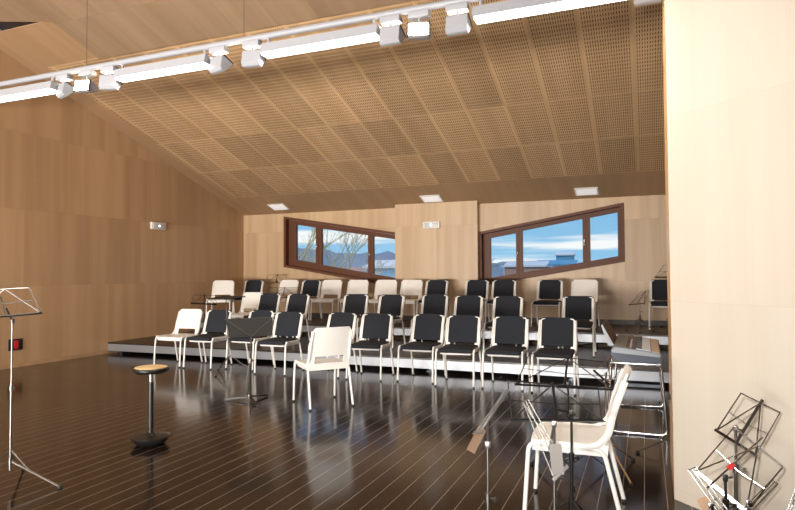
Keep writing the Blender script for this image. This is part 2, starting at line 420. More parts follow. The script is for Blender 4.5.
def side_rails(root):
    for s in (-1, 1):
        bm = nb(); pts = bend([(s*.232, -.215, .437), (s*.229, .12, .432), (s*.224, .19, .50), (s*.216, .215, .62), (s*.212, .278, .795)], .06, 5)
        n = len(pts); tube(bm, pts, .012, 10, up=(1, 0, 0), ry=.019, rs=[.012]*(n-9)+[.013, .014, .015, .016, .017, .017, .017, .017, .017]); obj('side_rail', bm, M['leg'], root)
def seat_white(root, y0=-.235, y1=.19, w=.228, h=.066, zt=.458):
    bm = nb(); NU, NV = 12, 12; g = {}
    for i in range(NU+1):
        for j in range(NV+1):
            u = -1+2*i/NU; v = j/NV; y = y0+(y1-y0)*v
            z = zt-.016*(1-u*u)*math.sin(PI*min(1, v*1.1)) - (.02*(1-v/.15)**2 if v < .15 else 0) - .012*u**6
            ww = w*(1-.05*(1-v)**2); g[i, j] = bm.verts.new((u*ww, y+.012*u*u*(1 if v < .5 else 0)*(1-2*v), z))
    for i in range(NU):
        for j in range(NV): bm.faces.new((g[i, j], g[i+1, j], g[i+1, j+1], g[i, j+1]))
    # skirt
    loop = [g[i, 0] for i in range(NU+1)] + [g[NU, j] for j in range(1, NV+1)] + [g[i, NV] for i in range(NU-1, -1, -1)] + [g[0, j] for j in range(NV-1, 0, -1)]
    low = [bm.verts.new((v.co.x*.96, v.co.y*.97, zt-h-.006)) for v in loop]; n = len(loop)
    for i in range(n): bm.faces.new((loop[i], low[i], low[(i+1) % n], loop[(i+1) % n]))
    bm.faces.new(low)
    return obj('seat', bm, M['white'], root)
def make_chair(black):
    root = empty('stacking_chair')
    chair_legs(root); side_rails(root)
    if black: seat_white(root, -.215, .185, .205, .05, .440)
    else: seat_white(root)
    obj('backrest', backrest_bm(z1=.815) if black else backrest_bm(), M['white'], root)
    if black:
        bm = backrest_bm(x_in=.188, z0=.495, z1=.832, th=.026, slot=False, offs=-.018)
        o = obj('backrest_pad', bm, M['pad'], root); o['label'] = 'charcoal padded back cushion'
        bm = nb(); box(bm, (0, -.035, .438), (.415, .445, .062), bev=.02)
        for v in bm.verts:
            if v.co.y < -.2 and v.co.z > .44: v.co.z -= .012
        o = obj('seat_pad', bm, M['pad'], root); o['label'] = 'charcoal padded seat cushion'
    return root
protoW = make_chair(False); protoB = make_chair(True)
usedp = {}
def chair(black, x, y, z, rz, label, group=None):
    pr = protoB if black else protoW
    if black not in usedp: o = pr; usedp[black] = 1
    else: o = copy_tree(pr)
    o.location = (x, y, z); o.rotation_euler = (0, 0, R(rz)); tag(o, label, 'chair')
    if group: o['group'] = group
    elif 'group' in o: del o['group']
    return o
G1, G2, G3 = 'chairs in the front row on the floor', 'chairs in the middle row on the lower stage', 'chairs in the back row on the upper stage'
ordn = ['leftmost', 'second from left', 'third from left', 'fourth from left', 'fifth from left', 'fifth from right', 'fourth from right', 'third from right', 'second from right', 'rightmost']
chair(False, -6.68, 7.42, 0, 2, 'all white chair without cushions at the left end of the front row', G1)
f1 = [(-6.15, 7.42), (-5.48, 7.55), (-4.83, 7.33), (-4.04, 7.44), (-3.45, 7.40), (-2.71, 7.49), (-2.17, 7.36), (-1.58, 7.40), (-.99, 7.35)]
l1 = ['black padded white chair on the floor right beside the all white front row chair',
      'black padded front row chair partly hidden behind the solid black music stand',
      'black padded front row chair just right of the solid black music stand',
      'black padded front row chair directly behind the lone white chair on the open floor',
      'black padded front row chair just right of the lone white chair on the open floor',
      'fourth black padded chair from the right end of the front floor row',
      'third black padded chair from the right end of the front floor row',
      'second black padded chair from the right end of the front floor row',
      'black padded chair at the right end of the front row behind the wire music stands']
rzs = [3, -2, 2, -3, 4, -1, 3, 0, 1]
for (x, y), l, r_ in zip(f1, l1, rzs): chair(True, x+(.035 if x < -3 else -.005), y, 0, r_, l, G1)
chair(False, -6.95, 9.50, P1, 6, 'all white chair at the left end of the middle row on the lower stage', G2)
f2 = [(-6.36, 9.13), (-5.73, 9.07), (-4.62, 9.17), (-3.92, 9.05), (-3.26, 9.35), (-2.59, 9.05), (-1.95, 8.88), (-.94, 9.13)]
l2 = ['leftmost black padded chair in the middle row touching the white one there',
      'second black padded chair from the left in the middle stage row',
      'third black padded chair from the left in the middle stage row',
      'fourth black padded chair from the left in the middle stage row',
      'fourth black padded chair from the right in the middle stage row',
      'third black padded chair from the right in the middle stage row',
      'second black padded chair from the right in the middle stage row',
      'black padded chair at the right end of the middle row near the keyboard']
for i, ((x, y), l) in enumerate(zip(f2, l2)): chair(True, x+.02, y-.02, P1, [2, -2, 3, -1, 0, 2, -2, 1][i], l, G2)
f3 = [(0, -8.22, 10.36, 26, 'all white chair at the far left end of the back row by the left wall'),
      (1, -8.05, 11.08, 8, 'leftmost black padded chair in the back row under the start of the left window'),
      (0, -7.11, 10.98, 0, 'white back row chair partly behind the wire music stands'),
      (1, -6.60, 11.05, 0, 'second black padded chair from the left in the back row, between two white ones'),
      (0, -6.07, 11.02, 4, 'leftmost of the four neighbouring white chairs in the back row'),
      (0, -5.47, 11.05, 5, 'second of the four neighbouring white chairs in the back row'),
      (0, -4.82, 11.02, 6, 'third of the four neighbouring white chairs in the back row'),
      (0, -4.28, 10.98, 0, 'rightmost of the four neighbouring white chairs in the back row, below the pier'),
      (1, -3.775, 11.03, 0, 'black padded back row chair touching the row of four white chairs'),
      (1, -2.97, 11.03, 0, 'left one of the black padded back row pair under the right window'),
      (1, -2.45, 11.03, 0, 'right one of the black padded back row pair under the right window'),
      (1, -1.60, 10.93, -2, 'black padded back row chair standing left of the last white one'),
      (0, -1.01, 11.00, -3, 'white back row chair at the right end of the right window'),
      (1, .29, 11.0, 0, 'black padded back row chair cut off by the pale wall at the right')]
for bl, x, y, r_, l in f3: chair(bool(bl), x, y, P2, r_, l, G3)
chair(False, -3.20, 5.72, 0, -130, 'lone white chair on the open floor seen from behind its slotted back')
chair(False, -.395, 3.69, 0, -88, 'nearest white chair seen from its side among the wire music stands at lower right')

# ------------------------------------------------------------ music stands
def mstand(name, label, base, hub, top, desk, legang=0., legr=.28, mat='black', group=None, style='wire', rod=None, ledge=.03, knobz=None, dmat=None, r=.008, legz=None, noleg=False, blade=None):
    """base (x,y,z); hub: z of leg hub above base; top: world point of pole top; desk: TL,TR,BR,BL world"""
    root = empty(name, base); tag(root, label, 'music stand', group); o = Vector(base)
    m = M[mat]; dm = M[dmat or mat]
    P = lambda p: Vector(p)-o
    tp = P(top); hz = hub
    low = Vector((0, 0, max(hz-.06, .03))); mid = low.lerp(tp, .55)
    bm = nb(); tube(bm, [low, mid], r*1.25, 10); obj('lower_pole', bm, m, root)
    bm = nb(); tube(bm, [mid-Vector((0, 0, .02)), tp], r*.85, 10); obj('upper_pole', bm, m, root)
    bm = nb(); tube(bm, [mid-Vector((0, 0, .02)), mid+Vector((0, 0, .02))], r*1.9, 10); co = obj('collar', bm, m, root)
    bm = nb(); tube(bm, [mid, mid+Vector((.035, -.012, 0))], .004, 6); tube(bm, [mid+Vector((.03, -.010, 0)), mid+Vector((.042, -.014, 0))], .011, 8); obj('knob', bm, m, co)
    bm = nb(); tube(bm, [Vector((0, 0, hz-.025)), Vector((0, 0, hz+.02))], r*2., 10); obj('hub', bm, m, root)
    if not noleg:
        for k in range(3):
            a = legang+k*2*PI/3; d = Vector((math.cos(a), math.sin(a), 0))
            bm = nb(); bar(bm, Vector((0, 0, hz))+d*.012, d*legr+Vector((0, 0, .012)), .014, .005, (0, 0, 1)); lg = obj('leg', bm, m, root)
            bm = nb(); box(bm, d*legr+Vector((0, 0, .009)), (.024, .024, .018), Matrix.Rotation(a, 3, 'Z'), .004); obj('rubber_foot', bm, M['rubber'], lg)
            bm = nb(); q = Vector((0, 0, hz)).lerp(d*legr, .45); bar(bm, Vector((0, 0, max(.03, hz-.16)))+d*.008 if hz > .2 else Vector((0, 0, hz+.07))+d*.01, q, .009, .003, (0, 0, 1)); obj('strut', bm, m, root)
    if desk:
        TL, TR, BR, BL = [P(p) for p in desk]; n = (TR-TL).cross(BL-TL).normalized()
        T = (TL+TR)/2; Bc = (BL+BR)/2; w, t = .0065, .0025
        if style == 'solid':
            bm = nb(); e = n*.003
            for s_ in (1, -1): pass
            vs = [TL+e, TR+e, BR+e, BL+e]; prism(bm, vs, -2*e)
            obj('desk_plate', bm, M['matt'], root, False)
            bm = nb()
            for p_, q_ in ((TL, Bc), (TR, Bc), (TL, TR)): bar(bm, p_+n*.006, q_+n*.006, .006, .004, n); bar(bm, p_-n*.006, q_-n*.006, .006, .004, n)
            obj('desk_rib', bm, M['satin_dark'], root, False)
        else:
            bm = nb(); h = .5
            if style != 'fold':
                for p_, q_ in ((TL, TR), (TL, BL), (TR, BR), (T, BL), (T, BR)): tube(bm, [p_, q_], .0036, 8)
                L2, R2 = TL.lerp(BL, .5), TR.lerp(BR, .5); c_ = T.lerp(Bc, .55)
                tube(bm, [L2, c_], .0028, 6); tube(bm, [R2, c_], .0028, 6)
            else:
                for p_, q_ in ((TL, BL), (TR, BR), (TL.lerp(TR, .5), BL.lerp(BR, .5)), (TL, TR), (TL, BR)): tube(bm, [p_, q_], .0023, 8)
            obj('desk_frame', bm, dm, root, False)
            bm = nb(); dd = (BR-BL).normalized(); up = (T-Bc).normalized()
            bar(bm, BL-dd*.01, BR+dd*.01, .012, t, n); side = n if n.dot(Vector((0, -1, 0))) > -2 else n
            f = -n if n.y > 0 else n
            bar(bm, BL-dd*.01-up*.008+f*ledge*.5, BR+dd*.01-up*.008+f*ledge*.5, ledge, t, up)
            obj('ledge', bm, dm, root, False)
        if rod:
            bm = nb(); tube(bm, [P(rod[0]), P(rod[1])], .0045, 8); ro = obj('centre_bar', bm, dm, root, False)
        elif style == 'wire':
            bm = nb(); bar(bm, T+(T-Bc)*.08, Bc, .014, .006, n); obj('centre_bar', bm, m, root, False)
        bm = nb(); c0 = Bc.lerp(T, .3); tube(bm, [tp, c0], .006, 8); box(bm, tp, (.022, .022, .03), None, .004); obj('tilt_joint', bm, m, root)
    if blade:
        bm = nb(); bar(bm, P(blade[0]), P(blade[1]), blade[2], .004, blade[3]); q = obj('folded_plate', bm, M[blade[4]], root, False); q['label'] = 'flat metal plate of the folded desk'
    return root
def rect_desk(c, w, h, az, tilt, roll=0.):
    """desk centred at c, facing azimuth az (deg, 0 = -Y), leaning back by tilt"""
    rt = Matrix.Rotation(R(az), 3, 'Z') @ Matrix.Rotation(R(-tilt), 3, 'X') @ Matrix.Rotation(R(roll), 3, 'Y')
    c = Vector(c); return [c+rt @ Vector(v) for v in ((-w/2, 0, h/2), (w/2, 0, h/2), (w/2, 0, -h/2), (-w/2, 0, -h/2))]
# solid black desk stand on the floor
root = mstand('solid_music_stand', 'black solid-desk music stand with flat foot on the floor before the front row', (-4.03, 5.57, 0), .05, (-3.90, 5.42, .80),
              [(-4.13, 5.28, .905), (-3.70, 5.52, .915), (-3.64, 5.43, .735), (-4.02, 5.22, .72)], style='solid', r=.011, noleg=True, mat='nickel', dmat='black')
for k in range(3):
    a = R(200)+k*2*PI/3; d = Vector((math.cos(a), math.sin(a), 0))
    bm = nb(); bar(bm, d*.01+Vector((0, 0, .045)), d*.27+Vector((0, 0, .014)), .028, .016, (0, 0, 1)); obj('leg', bm, M['black'], root)
mstand('wire_music_stand', 'tripod music stand with flat black desk seen edge-on behind the front row at left', (-5.42, 7.02, 0), .24, (-5.66, 7.25, 1.02),
       rect_desk((-5.68, 7.28, 1.04), .48, .30, -10, 84), R(35), .33, 'nickel', style='solid', dmat='black', legz=None)
mstand('wire_music_stand', 'small black wire stand at the left end of the lower stage', (-7.5, 8.95, P1), .22, (-7.5, 8.98, .87),
       [(-7.86, 9.12, 1.00), (-7.42, 9.2, .99), (-7.2, 8.95, .83), (-7.70, 8.88, .85)], R(90), .26, 'black')
mstand('wire_music_stand', 'topmost black wire stand in front of the back wall left of the window', (-7.62, 11.55, P2), .25, (-7.62, 11.55, 1.22),
       rect_desk((-7.62, 11.53, 1.275), .50, .19, 0, 20), R(90), .17, 'black')
mstand('wire_music_stand', 'black wire stand with silver legs between middle and back chair rows', (-6.30, 9.82, P1), .24, (-6.30, 9.85, .96),
       rect_desk((-6.36, 9.86, 1.03), .70, .20, 0, 22), R(200), .25, 'nickel', dmat='black')
mstand('wire_music_stand', 'black wire stand on the upper stage just peeking past the pale wall', (.42, 11.45, P2), .25, (.42, 11.45, 1.33),
       [(.30, 11.5, 1.50), (.75, 11.5, 1.50), (.68, 11.3, 1.29), (.16, 11.3, 1.29)], R(30), .2, 'black')
mstand('wire_music_stand', 'dull brass wire stand on the upper stage beside the far right chair', (-.09, 10.50, P2), .20, (-.09, 10.50, .90),
       [(-.06, 10.6, 1.07), (.06, 10.6, 1.08), (-.02, 10.5, .88), (-.24, 10.5, .86)], R(-90), .24, 'nickel', dmat='brass_dark')
# left foreground stand
mstand('wire_music_stand', 'tall chrome wire stand with shiny tripod legs at the left edge', (-3.90, 2.775, 0), .155, (-3.90, 2.775, 1.08),
       [(-4.065, 2.67, 1.286), (-3.765, 2.79, 1.301), (-3.65, 2.79, 1.137), (-4.06, 2.62, 1.10)], R(12), .37, 'nickel', dmat='nickel', ledge=.045, r=.006, rod=((-3.98, 2.75, 1.24), (-3.88, 2.72, 1.12)))
# cluster at lower right
mstand('wire_music_stand', 'black wire stand with wide open desk before the nearest white chair', (-.37, 3.26, 0), .21, (-.363, 3.25, .66),
       [(-.681, 3.2, .811), (-.239, 3.362, .774), (-.217, 3.294, .621), (-.646, 3.122, .628)], R(75), .30, 'black')
mstand('wire_music_stand', 'black wire stand with open desk behind the wide one at lower right', (-.50, 4.35, 0), .22, (-.50, 4.30, .62),
       [(-.775, 4.38, .805), (-.26, 4.55, .745), (-.22, 4.44, .575), (-.84, 4.22, .61)], R(40), .30, 'black')
mstand('wire_music_stand', 'small silver wire stand with tilted desk by the keyboard bench', (-.27, 4.52, 0), .20, (-.27, 4.50, .62),
       [(-.225, 4.50, .80), (-.145, 4.51, .725), (-.245, 4.43, .62), (-.335, 4.42, .70)], R(-60), .33, 'chrome', style='fold', dmat='chrome')
mstand('wire_music_stand', 'folded wire stand with metal plate leaning into the seat at lower right', (-.412, 2.945, 0), .20, (-.408, 2.94, .67),
       [(-.543, 2.889, .771), (-.522, 2.90, .785), (-.347, 2.858, .50), (-.395, 2.825, .452)], R(20), .2, 'nickel', style='fold', ledge=.01,
       blade=((-.392, 2.85, .60), (-.378, 2.83, .47), .055, (0, -1, .2), 'satin'))
mstand('wire_music_stand', 'folded wire stand with brown metal plate left of the nearest white chair', (-.652, 2.63, 0), .18, (-.65, 2.627, .63),
       [(-.578, 2.685, .868), (-.565, 2.68, .862), (-.672, 2.579, .69), (-.690, 2.579, .69)], R(50), .26, 'nickel', style='fold', ledge=.008,
       blade=((-.672, 2.62, .70), (-.715, 2.58, .605), .04, (0, -1, .3), 'brass_dark'))
# stand mostly behind the pale wall: only a leg shows from the front
mstand('wire_music_stand', 'thin-legged stand hidden behind the pale wall with one leg in view', (.22, 5.16, 0), .13, (.22, 5.16, .60), None, R(207), .33, 'nickel')
# right foreground cluster before the pale wall
def sc_(p, k=1.13): return (p[0]*k, p[1]*k, 1.38+(p[2]-1.38)*k)
def S(*ps): return [sc_(p) for p in ps]
mstand('wire_music_stand', 'topmost tilted wire stand before the pale wall at lower right', (.40, 3.47, 0), .22, (.405, 3.45, .60),
       S((.373, 2.983, .859), (.527, 3.046, .776), (.426, 3.004, .596), (.272, 2.942, .701)), R(70), .16, 'nickel', dmat='chrome')
mstand('wire_music_stand', 'middle tilted wire stand with a red tape mark before the pale wall', (.33, 3.22, 0), .22, (.33, 3.22, .42),
       S((.345, 2.99, .71), (.512, 2.93, .578), (.37, 2.88, .395), (.193, 2.95, .517)), R(10), .16, 'black', dmat='chrome', rod=S((.443, 2.94, .689), (.228, 2.90, .465)))
mstand('wire_music_stand', 'lowest folded chrome wire stand in the cluster before the pale wall', (.24, 2.98, 0), .15, (.25, 2.99, .36),
       S((.150, 2.78, .567), (.18, 2.79, .58), (.292, 2.75, .429), (.262, 2.74, .414)), R(40), .15, 'chrome', style='fold', ledge=.012,
       blade=(*S((.20, 2.76, .47), (.24, 2.75, .40)), .06, (-.2, -1, .3), 'brass_dark'))
mstand('wire_music_stand', 'folded silver wire stand right of the cluster before the pale wall', (.46, 3.16, 0), .15, (.42, 3.18, .33),
       S((.469, 2.92, .523), (.491, 2.92, .509), (.349, 2.86, .358), (.327, 2.86, .372)), R(-20), .15, 'chrome', style='fold', ledge=.012)
mstand('wire_music_stand', 'folded wire stand cut off by the right edge before the pale wall', (.56, 2.98, 0), .12, (.55, 3.0, .30),
       [(.585, 2.99, .545), (.605, 2.99, .54), (.52, 2.95, .31), (.50, 2.95, .31)], R(-20), .2, 'chrome', style='fold', ledge=.012)
# red tape on the middle stand
mid = [o for o in C.objects if o.get('label', '').startswith('middle tilted')][0]
bm = nb(); p0, p1 = [Vector(q)-Vector(mid.location) for q in S((.443, 2.94, .689), (.228, 2.90, .465))]
bar(bm, p0.lerp(p1, .52), p0.lerp(p1, .62), .02, .012, (0, -1, 0)); o = obj('tape', bm, M['red'], mid, False); o['label'] = 'red tape on the centre bar'

# ------------------------------------------------------------ stool
st = empty('round_stool', (-3.765, 3.865, 0)); tag(st, 'round black pedestal stool with tan seat top on the open floor at left', 'stool')
bm = nb(); lathe(bm, [(0, .585), (.05, .572), (.115, .580), (.140, .600), (.141, .614), (.13, .622), (0, .622)]); obj('seat_shell', bm, M['black'], st)
bm = nb(); lathe(bm, [(0, .621), (.126, .621), (.126, .626), (.11, .630), (0, .632)]); o = obj('seat_top', bm, M['cane'], st); o['label'] = 'tan woven-look seat top'
bm = nb(); lathe(bm, [(0, .40), (.0135, .40), (.0135, .585), (0, .585)], 16); o = obj('piston', bm, M['chrome'], st); o['label'] = 'chrome upper piston'
bm = nb(); lathe(bm, [(0, .05), (.022, .05), (.020, .50), (.016, .505), (0, .505)], 20); obj('pole', bm, M['black'], st)
bm = nb(); lathe(bm, [(0, .0), (.095, .0), (.125, .022), (.152, .058), (.152, .064), (.12, .070), (.04, .075), (.026, .095), (0, .095)]); obj('base', bm, M['black'], st)

# ------------------------------------------------------------ digital piano on bench stand
kb = empty('keyboard_stand', (-.085, 6.15, 0)); tag(kb, 'silver tube frame stand with two U ends under the keyboard', 'stand')
ZS = .60
for y in (-.58, .58):
    bm = nb(); tube(bm, bend([(-.20, y, ZS), (-.235, y, .014), (.235, y, .014), (.195, y, ZS), (-.2, y, ZS)], .05, 5), .0125, 10, up=(0, 1, 0)); obj('end_frame', bm, M['chrome'], kb)
for x in (-.185, .185):
    bm = nb(); box(bm, (x, 0, ZS), (.03, 1.18, .022), None, .004); obj('side_rail', bm, M['alu'], kb)
bm = nb(); box(bm, (0, .58, .22), (.42, .02, .03)); obj('cross_bar', bm, M['steel_dark'], kb)
kz = ZS+.0135
pn = empty('electric_keyboard', (-.085, 6.15, kz)); tag(pn, 'grey electric keyboard with white keys lying on the silver frame stand', 'keyboard')
def kprof(x):   # top surface height from left (rear) to right (front)
    return .135 if x < -.12 else .135-(x+.12)*.16
bm = nb(); hw = .20; L = .58
prof = [(-hw, .0), (hw, .0), (hw, .045), (hw, .078), (-.08, .118), (-.17, .125), (-hw, .10)]
prism(bm, [(x, -L, z) for x, z in prof], (0, 2*L, 0)); obj('body', bm, M['kb_body'], pn, False)
bm = nb(); prism(bm, [(x, -L-.008, z) for x, z in [(-hw+.01, .078), (hw-.01, .050), (hw-.005, .076), (-.08, .116), (-.17, .122), (-hw+.005, .10)]], (0, .01, 0)); o = obj('end_cap', bm, M['kb_top'], pn, False); o['label'] = 'light grey end cap'
def strip(name, xa, xb, mat, y0=-L+.025, y1=L-.025, dz=.004, parent=pn, th=.006):
    zf = lambda x: (.125-(x+.17)*.0778 if x < -.08 else .118-(x+.08)*.1429)+dz
    bm = nb(); prism(bm, [(xa, y0, zf(xa)-th), (xb, y0, zf(xb)-th), (xb, y0, zf(xb)), (xa, y0, zf(xa))], (0, y1-y0, 0)); return obj(name, bm, mat, parent, False)
strip('speaker_panel', -.175, -.078, M['kb_speaker'])
cp = strip('control_panel', -.072, -.005, M['kb_ctrl'])
for k in range(6):
    bm = nb(); tube(bm, [(-.04, -.5+k*.12, .11), (-.04, -.5+k*.12, .128)], .011, 10); obj('dial', bm, M['kb_top'], cp)
nk = 44
for k in range(nk):
    y0 = -L+.03+(2*L-.06)*k/nk; strip('white_key', .002, .118, M['kb_key'], y0+.0008, y0+(2*L-.06)/nk-.0008, .008)
for k in range(nk):
    if k % 7 in (0, 1, 3, 4, 5):
        y0 = -L+.03+(2*L-.06)*(k+1)/nk; strip('black_key', .002, .048, M['rubber'], y0-.004, y0+.004, .0105, th=.006)
strip('key_slip', .124, .19, M['kb_wood'], dz=.006)
mr = nb(); prism(mr, [(-.20, -.33, .11), (-.29, -.33, .285), (-.283, -.33, .29), (-.190, -.33, .112)], (0, .72, 0)); o = obj('music_rest', mr, M['kb_ctrl'], pn, False); o['label'] = 'dark raised music rest'
mr = nb(); prism(mr, [(-.235, -.338, .105), (-.16, -.338, .105), (-.165, -.338, .118), (-.19, -.338, .12), (-.283, -.338, .295), (-.295, -.338, .285)], (0, .008, 0)); o = obj('rest_edge', mr, M['kb_top'], pn, False)

# ------------------------------------------------------------ lighting rail, linear lights and floodlights
rail = empty('lighting_rail', (-4.2, 4.40, 3.45)); tag(rail, 'long pale round lighting rail hanging across the hall', 'rail')
bm = nb(); tube(bm, [(-4.58, 0, 0), (4.9, 0, 0)], .028, 12); obj('rail_tube', bm, M['rail'], rail)
for x in (-7.3, -5.15, -3.25, -.7):
    bm = nb(); z1 = cz(4.4)-3.45-.03; tube(bm, [(x+4.2, 0, .02), (x+4.2, 0, z1)], .0025, 6); obj('suspension_cable', bm, M['steel_dark'], rail)
def linear(x0, x1, label):
    r_ = empty('linear_light', ((x0+x1)/2, 4.40, 3.33)); tag(r_, label, 'light', 'linear lights hung below the rail'); h = (x1-x0)/2
    bm = nb(); prism(bm, [(-h, -.07, -.042), (-h, -.05, .038), (-h, .05, .038), (-h, .07, -.042)], (2*h, 0, 0)); obj('housing', bm, M['lampbody'], r_, False)
    bm = nb(); prism(bm, [(-h+.01, -.060, -.043), (-h+.01, .060, -.043), (-h+.01, .052, -.060), (-h+.01, -.052, -.060)], (2*h-.02, 0, 0)); obj('diffuser', bm, M['lamp'], r_, False)['label'] = 'glowing white diffuser'
    for x in (-h+.05, h-.05):
        bm = nb(); tube(bm, [(x, 0, .03), (x, 0, .091)], .012, 8); obj('hanger', bm, M['rail'], r_)
    la = bpy.data.lights.new('linear_glow', 'AREA'); la.shape = 'RECTANGLE'; la.size = 2*h-.05; la.size_y = .10; la.energy = LIN; la.color = (1, .93, .82)
    lo = bpy.data.objects.new('linear_glow', la); C.objects.link(lo); lo.parent = r_; lo.location = (0, 0, -.068)
LIN = 24
linear(-6.78, -5.58, 'leftmost glowing linear light under the rail, cut by the left edge')
linear(-4.72, -3.63, 'second glowing linear light from the left under the rail')
linear(-3.04, -1.94, 'third glowing linear light from the left under the rail')
linear(-1.16, -.06, 'rightmost glowing linear light under the rail, cut by the top edge')
def flood(x, rz, label, lit=False, tilt=20):
    r_ = empty('floodlight', (x, 4.40, 3.395)); tag(r_, label, 'floodlight', 'floodlights hung from the rail')
    bm = nb(); box(bm, (0, 0, 0), (.17, .075, .05), None, .008); 
    obj('adapter', bm, M['lampbody'], r_)
    rot = Matrix.Rotation(R(rz), 3, 'Z')
    bm = nb(); tube(bm, [(0, 0, -.02), (0, 0, -.075)], .012, 8); obj('stem', bm, M['lampbody'], r_)
    Rm = rot @ Matrix.Rotation(R(-tilt), 3, 'X'); c = Vector((0, 0, -.145))
    bm = nb(); prof = [(-.065, -.068), (-.065, .062), (.045, .030), (.055, .0), (.045, -.030)]
    prism(bm, [(-.085, y, z) for y, z in prof], (.17, 0, 0))
    for v in bm.verts: v.co = Rm @ v.co + c
    hd = obj('head', bm, M['lampbody'], r_, False)
    bm = nb(); box(bm, (0, -.070, -.005), (.18, .012, .118))
    for v in bm.verts: v.co = Rm @ v.co + c
    obj('front_rim', bm, M['rubber'], hd, False)
    bm = nb(); box(bm, (0, -.078, -.005), (.155, .006, .096))
    for v in bm.verts: v.co = Rm @ v.co + c
    obj('lens', bm, M['lamp2'], hd, False)
    la = bpy.data.lights.new('flood_glow', 'AREA'); la.shape = 'RECTANGLE'; la.size = .14; la.size_y = .09; la.energy = FL*(FLIT if lit else 1); la.color = (1, .83, .60); la.spread = R(140)
    lo = bpy.data.objects.new('flood_glow', la); C.objects.link(lo); lo.parent = hd
    lo.location = c + Rm @ Vector((0, -.084, -.005)); lo.rotation_euler = (Rm @ Matrix.Rotation(R(90), 3, 'X')).to_euler()
    return r_
FL = 60; FLIT = .8
fl = [(-5.46, 160, 0, 'leftmost floodlight on the rail aimed at the stage'),
      (-5.14, 10, 1, 'glowing floodlight facing the viewer near the left of the rail'),
      (-4.84, 200, 0, 'floodlight on the rail right beside the left glowing one'),
      (-3.52, 165, 0, 'floodlight on the rail just right of the second linear light gap, left of a pair'),
      (-3.16, 190, 0, 'floodlight on the rail touching the left end of the third linear light'),
      (-1.84, 178, 0, 'floodlight at the right end of the third linear light'),
      (-1.60, 15, 1, 'glowing floodlight facing the viewer near the middle of the top edge'),
      (-1.29, 180, 0, 'floodlight at the left end of the rightmost linear light'),
      (.045, 180, 0, 'rightmost floodlight, touching the top edge by the pale wall')]
for x, rz, lit, l in fl: flood(x, rz, l, bool(lit), 8 if lit else 62)

# ------------------------------------------------------------ small fittings
for i, (x, y, l) in enumerate([(-7.58, 11.55, 'recessed square ceiling light above the left window'), (-3.96, 11.55, 'recessed square ceiling light above the pier'), (-.97, 11.60, 'recessed square ceiling light above the right window')]):
    r_ = empty('ceiling_light', (x, y, cz(y))); tag(r_, l, 'ceiling light', 'recessed lights along the back of the ceiling'); r_.rotation_euler = (-math.atan(SL), 0, 0)
    bm = nb(); box(bm, (0, 0, -.008), (.42, .30, .016)); obj('frame', bm, M['white_box'], r_, False)
    bm = nb(); box(bm, (0, 0, -.014), (.36, .24, .012)); obj('diffuser', bm, M['dull_lamp'], r_, False)
def emergency(loc, rz, l):
    r_ = empty('emergency_light', loc, rz); tag(r_, l, 'emergency light')
    bm = nb(); box(bm, (0, -.025, 0), (.36, .05, .14), None, .01); obj('housing', bm, M['white_box'], r_)
    bm = nb(); box(bm, (0, -.054, -.005), (.30, .012, .09), None, .004); cv = obj('cover', bm, M['cover'], r_); cv['label'] = 'translucent grey cover'
    bm = nb(); tube(bm, [(0, -.058, 0), (0, -.066, 0)], .018, 12); obj('lamp', bm, M['led'], cv)
emergency((XL, 9.15, 2.33), R(90), 'white emergency light box high on the left wall')
emergency((-4.03, 11.75, 2.37), 0, 'white emergency light box on the pier between the windows')
so = empty('wall_socket', (XL, 6.30, .345), R(90)); tag(so, 'black socket plate with red centre low on the left wall', 'socket')
bm = nb(); box(bm, (0, -.01, 0), (.22, .02, .17), None, .005); obj('plate', bm, M['rubber'], so)
bm = nb(); box(bm, (.0, -.024, 0), (.07, .012, .12), None, .003); obj('red_outlet', bm, M['red'], so)['label'] = 'red outlet'
for dx in (-.075, .075):
    bm = nb(); tube(bm, [(dx, -.018, 0), (dx, -.026, 0)], .022, 12); obj('outlet', bm, M['black'], so)
bm = nb(); box(bm, (.142-.008, 4.45, .55), (.016, .05, .035), None, .004); tag(obj('door_catch', bm, M['rubber'], org=(.134, 4.45, .55)), 'small dark catch on the edge of the pale wall', 'catch')

# ------------------------------------------------------------ outside
def hills(name, pts, y, mat, zb=-14, depth=60):
    bm = nb(); n = 120; rows = []
    xs = [p[0] for p in pts]
    for i in range(n+1):
        x = xs[0]+(xs[-1]-xs[0])*i/n
        for k in range(len(pts)-1):
            if pts[k][0] <= x <= pts[k+1][0]:
                t = (x-pts[k][0])/(pts[k+1][0]-pts[k][0]); t = t*t*(3-2*t); z = pts[k][1]*(1-t)+pts[k+1][1]*t; break
        z += 2.2*math.sin(i*.9)*math.sin(i*.37)+1.2*math.sin(i*2.3)
        row = [(x, y+depth*j/4*1.0+6*math.sin(i*.5+j), zb+(z-zb)*(j/4)**.8) for j in range(5)] + [(x, y+depth*1.6, zb)]
        rows.append([bm.verts.new(p) for p in row])
    for a, c in zip(rows, rows[1:]):
        for j in range(5): bm.faces.new((a[j], c[j], c[j+1], a[j+1]))
    o = obj(name, bm, mat, smooth=True); tag(o, None, None, None, 'structure'); return o
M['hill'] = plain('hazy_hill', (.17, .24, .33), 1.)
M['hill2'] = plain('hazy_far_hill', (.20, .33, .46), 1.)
M['ground'] = plain('outdoor_ground', (.22, .27, .24), .9)
M['bldA'] = plain('pale_facade', (.62, .66, .70), .8); M['bldB'] = plain('blue_roof', (.10, .32, .50), .6)
M['bldC'] = plain('brick_roof', (.38, .24, .2), .8); M['bark'] = plain('bare_bark', (.46, .41, .24), .9); M['leaf'] = plain('shrub', (.10, .16, .07), .9)
